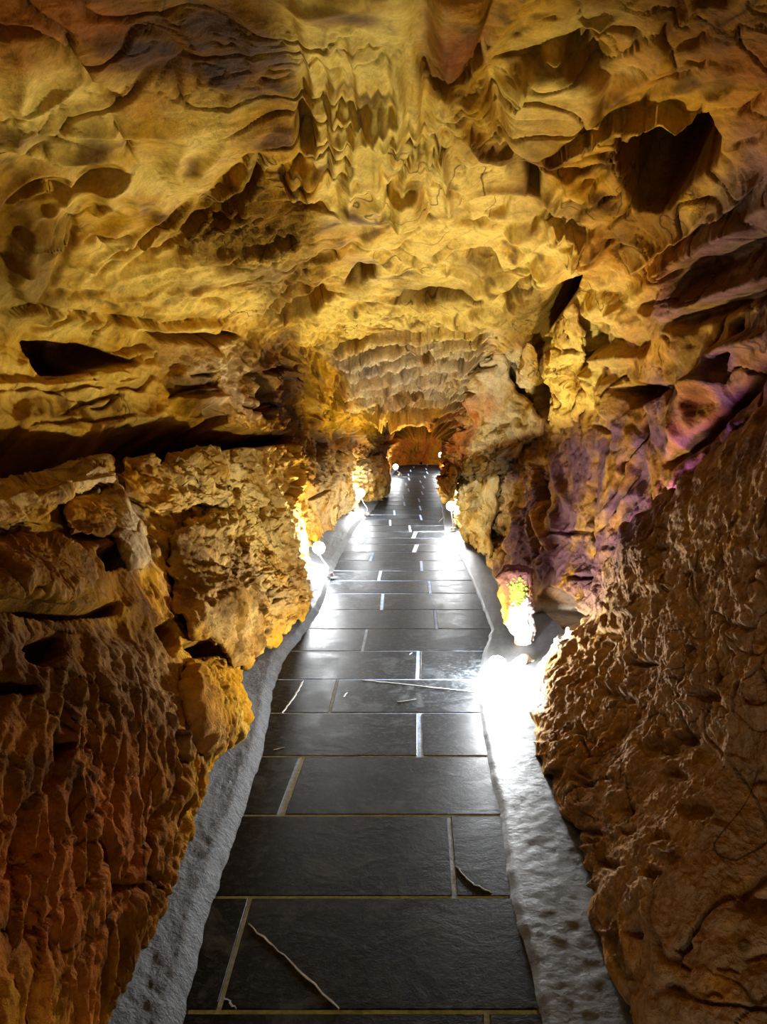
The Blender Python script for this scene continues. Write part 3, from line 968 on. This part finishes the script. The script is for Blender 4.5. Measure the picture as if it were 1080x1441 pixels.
# cross joints read from the photo: row -> (top pixel, bottom pixel, width)
JOINT = {
    6: [((352, 1265), (308, 1420), .007)],
    7: [((632, 1148), (640, 1258), .009)],
    8: [((425, 1066), (397, 1143), .022)],
    9: [((591, 1004), (592, 1062), .022)],
    10: [((475, 958), (464, 1002), .007)],
    11: [((590, 917), (589, 955), .022)],
    12: [((516, 886), (510, 916), .011)],
    13: [((612, 858), (615, 885), .014)],
    14: [((539, 837), (537, 858), .016)],
    15: [((604, 818), (606, 835), .018)],
    16: [((536, 804), (533, 817), .018)],
    17: [((593, 789), (594, 803), .018)],
    18: [((525, 778), (521, 789), .02)],
    19: [((587, 767), (583, 777), .035)],
    20: [((516, 758), (512, 766), .02)],
    21: [((585, 749), (582, 757), .035)],
    5: [((685, 1423), (690, 1560), .009)],
}


def slab(poly, lift, gap, rgap):
    """one slate slab from its floor outline (anticlockwise), with a worn bevel"""
    P = [Vector((p[0], p[1])) for p in poly]
    c = sum(P, Vector((0, 0))) / len(P)
    bm = bmesh.new()
    tilt = (random.uniform(-.001, .001), random.uniform(-.001, .001))

    def ring(inset, z):
        vs = []
        n = len(P)
        for i in range(n):
            a, b, d = P[i - 1], P[i], P[(i + 1) % n]
            e1 = (b - a).normalized()
            e2 = (d - b).normalized()
            n1 = Vector((-e1.y, e1.x))
            n2 = Vector((-e2.y, e2.x))
            k = (n1 + n2)
            k = k / max(0.35, k.dot(n1)) if k.length > 1e-6 else n1
            q = b + k * inset
            vs.append(bm.verts.new((q.x, q.y, z + (q.x - c.x) * tilt[0] + (q.y - c.y) * tilt[1])))
        return vs
    rings = [ring(gap, -0.03), ring(gap, lift - 0.004), ring(gap + 0.004, lift)]
    for r0, r1 in zip(rings[:-1], rings[1:]):
        for i in range(len(P)):
            j = (i + 1) % len(P)
            bm.faces.new((r0[i], r0[j], r1[j], r1[i]))
    bm.faces.new(rings[-1])
    return bm_obj('slate_tile', bm, SLATE, floor)


def strip(name, pts, wid, z, mat, parent):
    """a thin raised filled seam along floor points"""
    bm = bmesh.new()
    pr = []
    P = [Vector((p[0], p[1], 0)) for p in pts]
    for i, p in enumerate(P):
        a = P[max(0, i - 1)]
        b = P[min(len(P) - 1, i + 1)]
        t = (b - a).normalized()
        n = Vector((-t.y, t.x, 0))
        wv = wid * random.uniform(0.55, 1.25) * (0.45 if i in (0, len(P) - 1) else 1)
        pr.append([bm.verts.new((p + n * wv * .5) + Vector((0, 0, -.002))), bm.verts.new((p + n * wv * .28) + Vector((0, 0, z))),
                   bm.verts.new((p - n * wv * .28) + Vector((0, 0, z))), bm.verts.new((p - n * wv * .5) + Vector((0, 0, -.002)))])
    for q, r in zip(pr[:-1], pr[1:]):
        for k in range(3):
            bm.faces.new((q[k], q[k + 1], r[k + 1], r[k]))
    bmesh.ops.recalc_face_normals(bm, faces=bm.faces)
    return bm_obj(name, bm, mat, parent)


SLABS = {}
for r in range(len(rowY) - 1):
    y0, y1 = rowY[r], rowY[r + 1]
    ym = 0.5 * (y0 + y1)
    y0 += .004 if r < 14 else .006
    y1 -= .004 if r < 14 else .006
    cuts = []
    if r in JOINT:
        for a, b, wd in JOINT[r]:
            A, B = on_floor(*a), on_floor(*b)
            k = (B[0] - A[0]) / (B[1] - A[1] + 1e-9)
            cuts.append((B[0] + k * (y0 - B[1]), B[0] + k * (y1 - B[1]), wd))
    else:
        fr = 0.36 if r % 2 else 0.66
        x = xl(ym) + (xr(ym) - xl(ym)) * (fr + random.uniform(-.06, .06))
        cuts.append((x, x, .02))
    lo0, lom, lo1 = xl(y0) - .03, xl(ym) - .03, xl(y1) - .03
    hi0, him, hi1 = xr(y0) + .02, xr(ym) + .02, xr(y1) + .02
    if 4 <= r <= 8:
        wander = 0
    left = [(lo1, y1), (lom, ym), (lo0, y0)]
    prev = left
    pg = 0
    lst = []
    for (c0, c1, wd) in cuts:
        lst.append((prev, [(c0 - wd / 2, y0), (c1 - wd / 2, y1)]))
        prev = [(c1 + wd / 2, y1), (c0 + wd / 2, y0)]
    lst.append((prev, [(hi0, y0), (him, ym), (hi1, y1)]))
    SLABS[r] = [slab(a + b, random.uniform(-.0004, .0006), 0.002, 0) for a, b in lst]


def fpts(*px, n=7, jit=.004):
    P = [on_floor(*p) for p in px]
    out = []
    for a, b in zip(P[:-1], P[1:]):
        for k in range(n):
            t = k / n
            q = a * (1 - t) + b * t
            out.append((q[0] + random.uniform(-jit, jit), q[1] + random.uniform(-jit, jit)))
    out.append((P[-1][0], P[-1][1]))
    return out


strip('vein', fpts((350, 1300), (400, 1345), (478, 1420)), .008, .0025, VEIN, SLABS[6][1])
strip('vein', fpts((314, 1402), (333, 1420)), .007, .0025, VEIN, SLABS[6][0])
strip('vein', fpts((641, 1218), (660, 1240), (692, 1257)), .005, .0025, VEIN, SLABS[7][1])
strip('vein', fpts((427, 958), (414, 982), (397, 1003)), .012, .0025, VEIN, SLABS[10][0])
strip('vein', fpts((508, 957), (570, 963), (668, 974)), .014, .003, VEIN, SLABS[10][1])
for (a, b) in [((385, 1055), (401, 1052)), ((484, 981), (489, 975)), ((576, 921), (580, 919)), ((560, 988), (586, 984)), ((618, 735), (624, 728))]:
    rr_ = [k for k in range(len(rowY) - 1) if rowY[k] <= on_floor(*a)[1] < rowY[k + 1]][0]
    strip('vein', fpts(a, b, n=3), .008, .0025, VEIN, SLABS[rr_][0])

# ------------------------------------------------------------------ mortar kerbs on either side
def kerb(name, inner, outer, prof, mat, amp):
    ys = np.concatenate([np.linspace(-2, 1.1, 20)[:-1], np.geomspace(1.1, 18.4, 420)])
    s = np.linspace(0, 1, 56)
    xi = inner(ys)[:, None]
    xo = outer(ys)[:, None]
    G = np.zeros((len(ys), len(s), 3))
    wob = 0.012 * noise(np.stack([np.zeros_like(ys), ys * 3.1, ys * 0 + 5], -1)) + 0.007 * noise(np.stack([np.zeros_like(ys), ys * 11, ys * 0 + 9], -1))
    sg = np.sign((xo - xi).mean())
    G[..., 0] = xi + wob[:, None] * (1 - s)[None] + (xo - xi) * s[None]
    G[..., 1] = ys[:, None]
    G[..., 2] = prof(s[None], ys[:, None])
    n = amp * (0.6 * fbm(G * np.array((5, 3, 5)) + 8, 3) + 0.45 * fbm(G * 26 + 3, 3))
    G[..., 2] += n * (0.25 + 0.75 * sstep(0.0, 0.15, s))[None]
    o = grid_mesh(name, G, mat, flip=(sg > 0))
    o['kind'] = 'structure'
    return o


KLo = np.array([(-.70, -2)] + [tuple(on_floor(*p)[:2]) for p in [(180, 1441), (215, 1340), (270, 1180), (335, 1020), (325, 935), (400, 900), (455, 840)]] + [(-.67, 7), (-.56, 8), (-.53, 9.5), (-.40, 10.8), (-.08, 13), (.03, 15), (.14, 17), (.3, 18.6)])
KRo = np.array([(.95, -2), (.96, 2), (.98, 3), (1.08, 4), (1.08, 5), (.98, 6.2), (.98, 7), (1.06, 8), (1.02, 9.5), (.97, 10.4), (1.04, 13), (1.2, 15), (1.46, 17), (1.55, 18.6)])
kerb('trim_1', lambda y: xl(y), lambda y: np.interp(y, KLo[:, 1], KLo[:, 0]) - 0.14,
     lambda s, y: -0.004 + 0.055 * sstep(0, 0.22, s) + 0.17 * np.maximum(0, s - 0.2) ** 1.3 + 0 * y, CONC, 0.016)
kerb('trim_2', lambda y: xr(y), lambda y: np.interp(y, KRo[:, 1], KRo[:, 0]) + 0.12,
     lambda s, y: -0.004 + 0.016 * sstep(0, 0.06, s) + 0.012 * s + 0.16 * np.maximum(0, s - 0.62) ** 1.3 + 0 * y, WETC, 0.006)

# ------------------------------------------------------------------ rock bodies standing clear of the walls
def catmull(pts, n):
    P = np.asarray(pts, float)
    m = len(P)
    # even arc length, closed
    fine = []
    for i in range(m):
        p0, p1, p2, p3 = P[i - 1], P[i], P[(i + 1) % m], P[(i + 2) % m]
        for t in np.linspace(0, 1, 24, endpoint=False):
            fine.append(0.5 * ((2 * p1) + (p2 - p0) * t + (2 * p0 - 5 * p1 + 4 * p2 - p3) * t * t + (3 * p1 - p0 - 3 * p2 + p3) * t**3))
    fine = np.array(fine)
    d = np.r_[0, np.cumsum(np.linalg.norm(np.diff(np.r_[fine, fine[:1]], axis=0), axis=1))]
    q = np.linspace(0, d[-1], n, endpoint=False)
    f2 = np.r_[fine, fine[:1]]
    return np.stack([np.interp(q, d, f2[:, k]) for k in range(f2.shape[1])], -1)


def rock_body(name, outline, thick, label, cat='rock', depth=None, sink=0.05, back=0.7, nring=None, nang=None, power=2.2, relief=1.0, centre=None, group=None, tint=None):
    """a solid boulder: outline read in the photo, set at the depth of the rock it grows from (or given per corner), with its own thickness"""
    out = []
    for p in outline:
        Yd = p[2] if len(p) > 2 else (depth if depth is not None else wall_depth(p[0], p[1]) - sink)
        if len(p) < 3 and depth is None and p[1] > 600:
            Yd = min(Yd, float(on_floor(p[0], p[1], 0.05)[1]) * 0.985)
        out.append(at_depth(p[0], p[1], Yd))
    per = sum(math.dist(outline[i][:2], outline[i - 1][:2]) for i in range(len(outline)))
    nang = nang or int(min(760, max(90, per / 1.6)))
    nring = nring or int(min(260, max(26, nang / 4)))
    rim = catmull(out, nang)                                    # world rim
    sz = math.sqrt(max(1e-4, (rim.max(0) - rim.min(0))[[0, 2]].prod()))
    wob = 0.05 * sz * np.stack([noise(rim * (5 / sz) + k) + 0.6 * noise(rim * (13 / sz) + k + 9) for k in (1, 50, 99)], -1)
    c = rim.mean(0) if centre is None else at_depth(*centre)
    rr = np.linspace(0.004, 1, nring)
    r_all = np.r_[rr, rr[::-1][1:]]
    front = np.r_[np.ones(nring), -np.ones(nring - 1)]
    prof = np.maximum(0, 1 - r_all**power) ** (1 / power)
    G = c + (rim[None] - c) * r_all[:, None, None] + wob[None] * (r_all ** 5)[:, None, None]
    away = G - np.array((0, 0, CAM_H))
    dirn = -(away / np.linalg.norm(away, axis=-1)[..., None])   # faces the walkway
    dirn = 0.75 * dirn + 0.25 * np.array((-np.sign(c[0]) , 0.0, 0.0))
    amt = np.where(front > 0, thick, thick * back) * prof * front
    G = G + dirn * amt[:, None, None]
    G0 = c + (rim[None] - c) * r_all[:, None, None] + dirn * amt[:, None, None]
    Nn = normals_of(G0, True)
    for fr in (1, -1):
        k = (front == fr)
        q = sstep(0.0, 0.35, r_all[k])[:, None, None]
        mean = Nn[k][r_all[k] < 0.35].mean((0, 1))
        Nn[k] = Nn[k] * q + mean * (1 - q)
    if ((G - c) * Nn).sum() < 0:
        Nn = -Nn
        flip = True
    else:
        flip = False
    u, v, _ = project(G)
    h, col = rock_relief(G, u.astype(np.float32), v.astype(np.float32), False, 0.22 * thick)
    fm = (sstep(1.02, 0.85, r_all) * 0.55 + 0.45) * np.where(front > 0, 1, 0.4)
    G = G + Nn * (np.clip(h, -0.6 * thick, 0.8 * thick) * fm[:, None] * relief)[..., None]
    if tint is not None:
        col[..., :3] *= np.array(tint, np.float32)
    o = grid_mesh(name, G, ROCK, col, wrap=True, flip=not flip)
    return tag(o, label, cat, group)


rock_body('boulder', [(912, 1441, 1.78), (862, 1320, 2.1), (812, 1170, 2.68), (768, 1060, 3.3), (757, 990, 3.9), (780, 915, 4.3), (818, 866, 4.25), (852, 800, 4.1), (892, 728, 3.85), (960, 682, 3.5), (1040, 596, 3.15), (1100, 550, 2.9), (1230, 520, 2.5), (1500, 700, 1.9), (1750, 1200, 1.4), (1600, 1800, 1.2), (1150, 1700, 1.35)],
          0.34, 'large rough brown boulder leaning over the wet concrete gutter', 'boulder', power=2.6, relief=0.6, nang=900, nring=330, centre=(1060, 1080, 2.35))
rock_body('boulder', [(245, 760), (262, 730), (300, 722), (345, 712), (390, 716), (414, 750), (424, 795), (434, 838), (425, 868), (380, 905), (335, 938), (312, 915), (282, 905), (256, 880), (244, 820)],
          0.22, 'yellow ochre boulder bulging over the left mortar kerb below the grey ledge', 'boulder', sink=0.10)
rock_body('rock_column', [(700, 492), (728, 540), (748, 560), (768, 600), (752, 618), (716, 655), (700, 700), (694, 778), (672, 770), (648, 742), (640, 690), (622, 690), (630, 640), (652, 590), (676, 560), (684, 520)],
          0.20, 'knobbly pale rock buttress beside the hanging ceiling lip', 'rock', sink=0.12)
rock_body('rock_spur', [(703, 806), (722, 797), (742, 806), (747, 835), (752, 880), (748, 925), (736, 932), (728, 905), (712, 880), (704, 845)],
          0.10, 'mossy yellow rock spur standing before the lit nook', 'rock', depth=4.85)
rock_body('stone', [(716, 965), (724, 935), (742, 922), (760, 940), (762, 975), (748, 1003), (728, 1000)],
          0.10, 'rounded pale stone at the foot of the mossy spur', 'stone', depth=4.5)
rock_body('rock_roll', [(-60, 690), (0, 672), (50, 662), (100, 650), (150, 640), (164, 652), (158, 676), (120, 690), (88, 702), (70, 728), (30, 742), (-60, 748)],
          0.16, 'long log-shaped tan rock roll under the dark ledge recess', 'rock', sink=0.10)
rock_body('rock_horn', [(150, 676), (160, 668), (168, 690), (182, 720), (202, 745), (206, 785), (184, 802), (172, 780), (150, 740), (142, 705)],
          0.10, 'pale pointed rock horn leaning against the left wall', 'rock', sink=0.16, relief=0.5)
rock_body('rock_shelf', [(170, 650), (182, 642), (196, 668), (220, 668), (236, 640), (275, 630), (300, 632), (330, 655), (364, 690), (375, 712), (340, 716), (300, 708), (270, 712), (230, 722), (196, 712), (174, 690)],
          0.16, 'bright lumpy rock shelf above the yellow boulder', 'rock', sink=0.12)
rock_body('rock_block', [(92, 708), (130, 695), (146, 705), (152, 748), (118, 752), (96, 745)],
          0.10, 'small square tan rock block between log-shaped roll and pale horn', 'rock', sink=0.10)
rock_body('rock_slab', [(-60, 770), (50, 758), (110, 760), (130, 800), (132, 822), (90, 846), (40, 838), (-60, 830)],
          0.12, 'flat brown rock slab lying below the log-shaped roll', 'rock', sink=0.10)
rock_body('rock_fin', [(776, 480), (792, 440), (806, 425), (812, 440), (826, 470), (822, 520), (826, 560), (812, 592), (790, 600), (772, 592), (776, 555), (764, 515)],
          0.13, 'cream curtain-like rock fin beside the black cleft', 'rock', sink=0.14)
rock_body('rock_tooth', [(732, 520), (745, 482), (756, 500), (759, 530), (750, 544), (738, 540)],
          0.08, 'small teardrop rock tooth hanging left of the black cleft', 'rock', sink=0.20)
rock_body('rock_buttress', [(440, 640, 8.6), (470, 648, 9.2), (505, 645, 10.9), (530, 640, 12), (546, 648, 12.6), (550, 690, 12.8), (528, 706, 11.9), (505, 722, 11.3), (480, 745, 9.9), (462, 752, 9.0), (452, 720, 8.6), (440, 690, 8.4)],
          0.09, 'craggy tan buttress behind the middle path lamp', 'rock', sink=0.12)
rock_body('rock_nodule', [(262, 935), (300, 925), (330, 950), (342, 1000), (335, 1035), (300, 1060), (275, 1040), (258, 990)],
          0.12, 'pitted round nodule jutting over the pale kerb', 'rock', sink=0.08)

rock_body('stone', [(757, 935), (764, 929), (771, 934), (769, 945), (760, 946)],
          0.025, 'small angular grey stone wedged beside the brown boulder', 'stone', depth=4.1, relief=0.15)
# moss on the spur
spur = bpy.data.objects['rock_spur']
sb = BVHTree.FromPolygons([v.co for v in spur.data.vertices], [tuple(p.vertices) for p in spur.data.polygons])
bmm = bmesh.new()
for k in range(150):
    px = 729 + random.gauss(0, 5.5)
    py = 833 + random.gauss(0, 9.0)
    hit = sb.ray_cast(Vector((0, 0, CAM_H)), Vector(ray(px, py)))[0]
    if hit is not None and hit.y < 5.2:
        bmesh.ops.create_icosphere(bmm, subdivisions=1, radius=random.uniform(.006, .013), matrix=Matrix.Translation(hit))
moss = bm_obj('moss', bmm, MOSSM, spur)
moss['label'] = 'bright green lamp moss'
moss['kind'] = 'stuff'


# ------------------------------------------------------------------ path lamps, and two unseen fill lamps added
def tube(bm, pts, rad, seg=8):
    prev = None
    for i, p in enumerate(pts):
        a = Vector(pts[max(0, i - 1)])
        b = Vector(pts[min(len(pts) - 1, i + 1)])
        t = (b - a).normalized()
        x = t.cross(Vector((0.3, 1, 0.1))).normalized()
        y = t.cross(x).normalized()
        ring = [bm.verts.new(Vector(p) + (x * math.cos(k * math.tau / seg) + y * math.sin(k * math.tau / seg)) * rad) for k in range(seg)]
        if prev:
            for k in range(seg):
                bm.faces.new((prev[k], prev[(k + 1) % seg], ring[(k + 1) % seg], ring[k]))
        prev = ring
    bmesh.ops.recalc_face_normals(bm, faces=bm.faces)


def path_lamp(bulb_px, foot_px, label, foot_h=0.05, Y=None, place=None, watts=LAMP_W):
    if place is not None:
        foot = np.array(place, float)
        b = foot + np.array((0.05 if foot[0] < 0 else -0.05, 0, 0.22))
    else:
        foot = on_floor(*foot_px, foot_h) if Y is None else at_depth(*foot_px, Y)
        b = at_depth(*bulb_px, foot[1])
    root = bpy.data.objects.new('path_lamp', None)
    root.empty_display_size = 0.1
    root.location = foot
    COL.objects.link(root)
    tag(root, label, 'lamp', 'small lamps along the path')
    rel = Vector(b - foot)
    bm = bmesh.new()
    bmesh.ops.create_cone(bm, cap_ends=True, segments=20, radius1=0.045, radius2=0.036, depth=0.03, matrix=Matrix.Translation((0, 0, 0.0)))
    bm_obj('base', bm, STEEL, root)
    bm = bmesh.new()
    top = rel - Vector((0, 0, 0.05))
    pts = [(0, 0, 0.0), (0, 0, rel.z * 0.25), tuple(top * 0.6 + Vector((0, 0, rel.z * 0.05))), tuple(top)]
    tube(bm, pts, 0.008)
    bm_obj('stem', bm, STEEL, root, True)
    bm = bmesh.new()
    bmesh.ops.create_cone(bm, cap_ends=True, segments=16, radius1=0.014, radius2=0.022, depth=0.02, matrix=Matrix.Translation(rel - Vector((0, 0, 0.054))))
    bm_obj('socket', bm, STEEL, root)
    bm = bmesh.new()
    bmesh.ops.create_icosphere(bm, subdivisions=2, radius=0.055, matrix=Matrix.Translation(rel))
    bm_obj('globe', bm, lamp_glow(watts), root, True)
    return root


path_lamp((449, 771), (463, 808), 'small globe lamp on a bent stem beside the yellow boulder', watts=62)
path_lamp((508, 694), (517, 722), 'small globe lamp on a bent stem before the craggy tan buttress', watts=45)
path_lamp((557, 657), (563, 668), 'small far globe lamp on the left kerb near the orange end wall', watts=24)
path_lamp((635, 712), (638, 744), 'small globe lamp in the alcove under the knobbly rock buttress', watts=80)
path_lamp((621, 640), (625, 661), 'small far globe lamp at the right bend before the orange end wall', watts=30)
path_lamp((700, 936), (697, 966), 'dazzling globe lamp at the foot of the mossy rock spur', Y=4.2, watts=88)
path_lamp(None, None, 'added unseen fill lamp on the gutter past the near end of the large brown boulder', place=(0.55, -0.9, 0.03), watts=15)  # fill lamp added out of view to brighten the boulder face
path_lamp(None, None, 'added unseen fill lamp on the kerb below the rough orange-brown wall', place=(-0.58, -0.7, 0.05), watts=9)  # second added fill, unseen, for the near walls
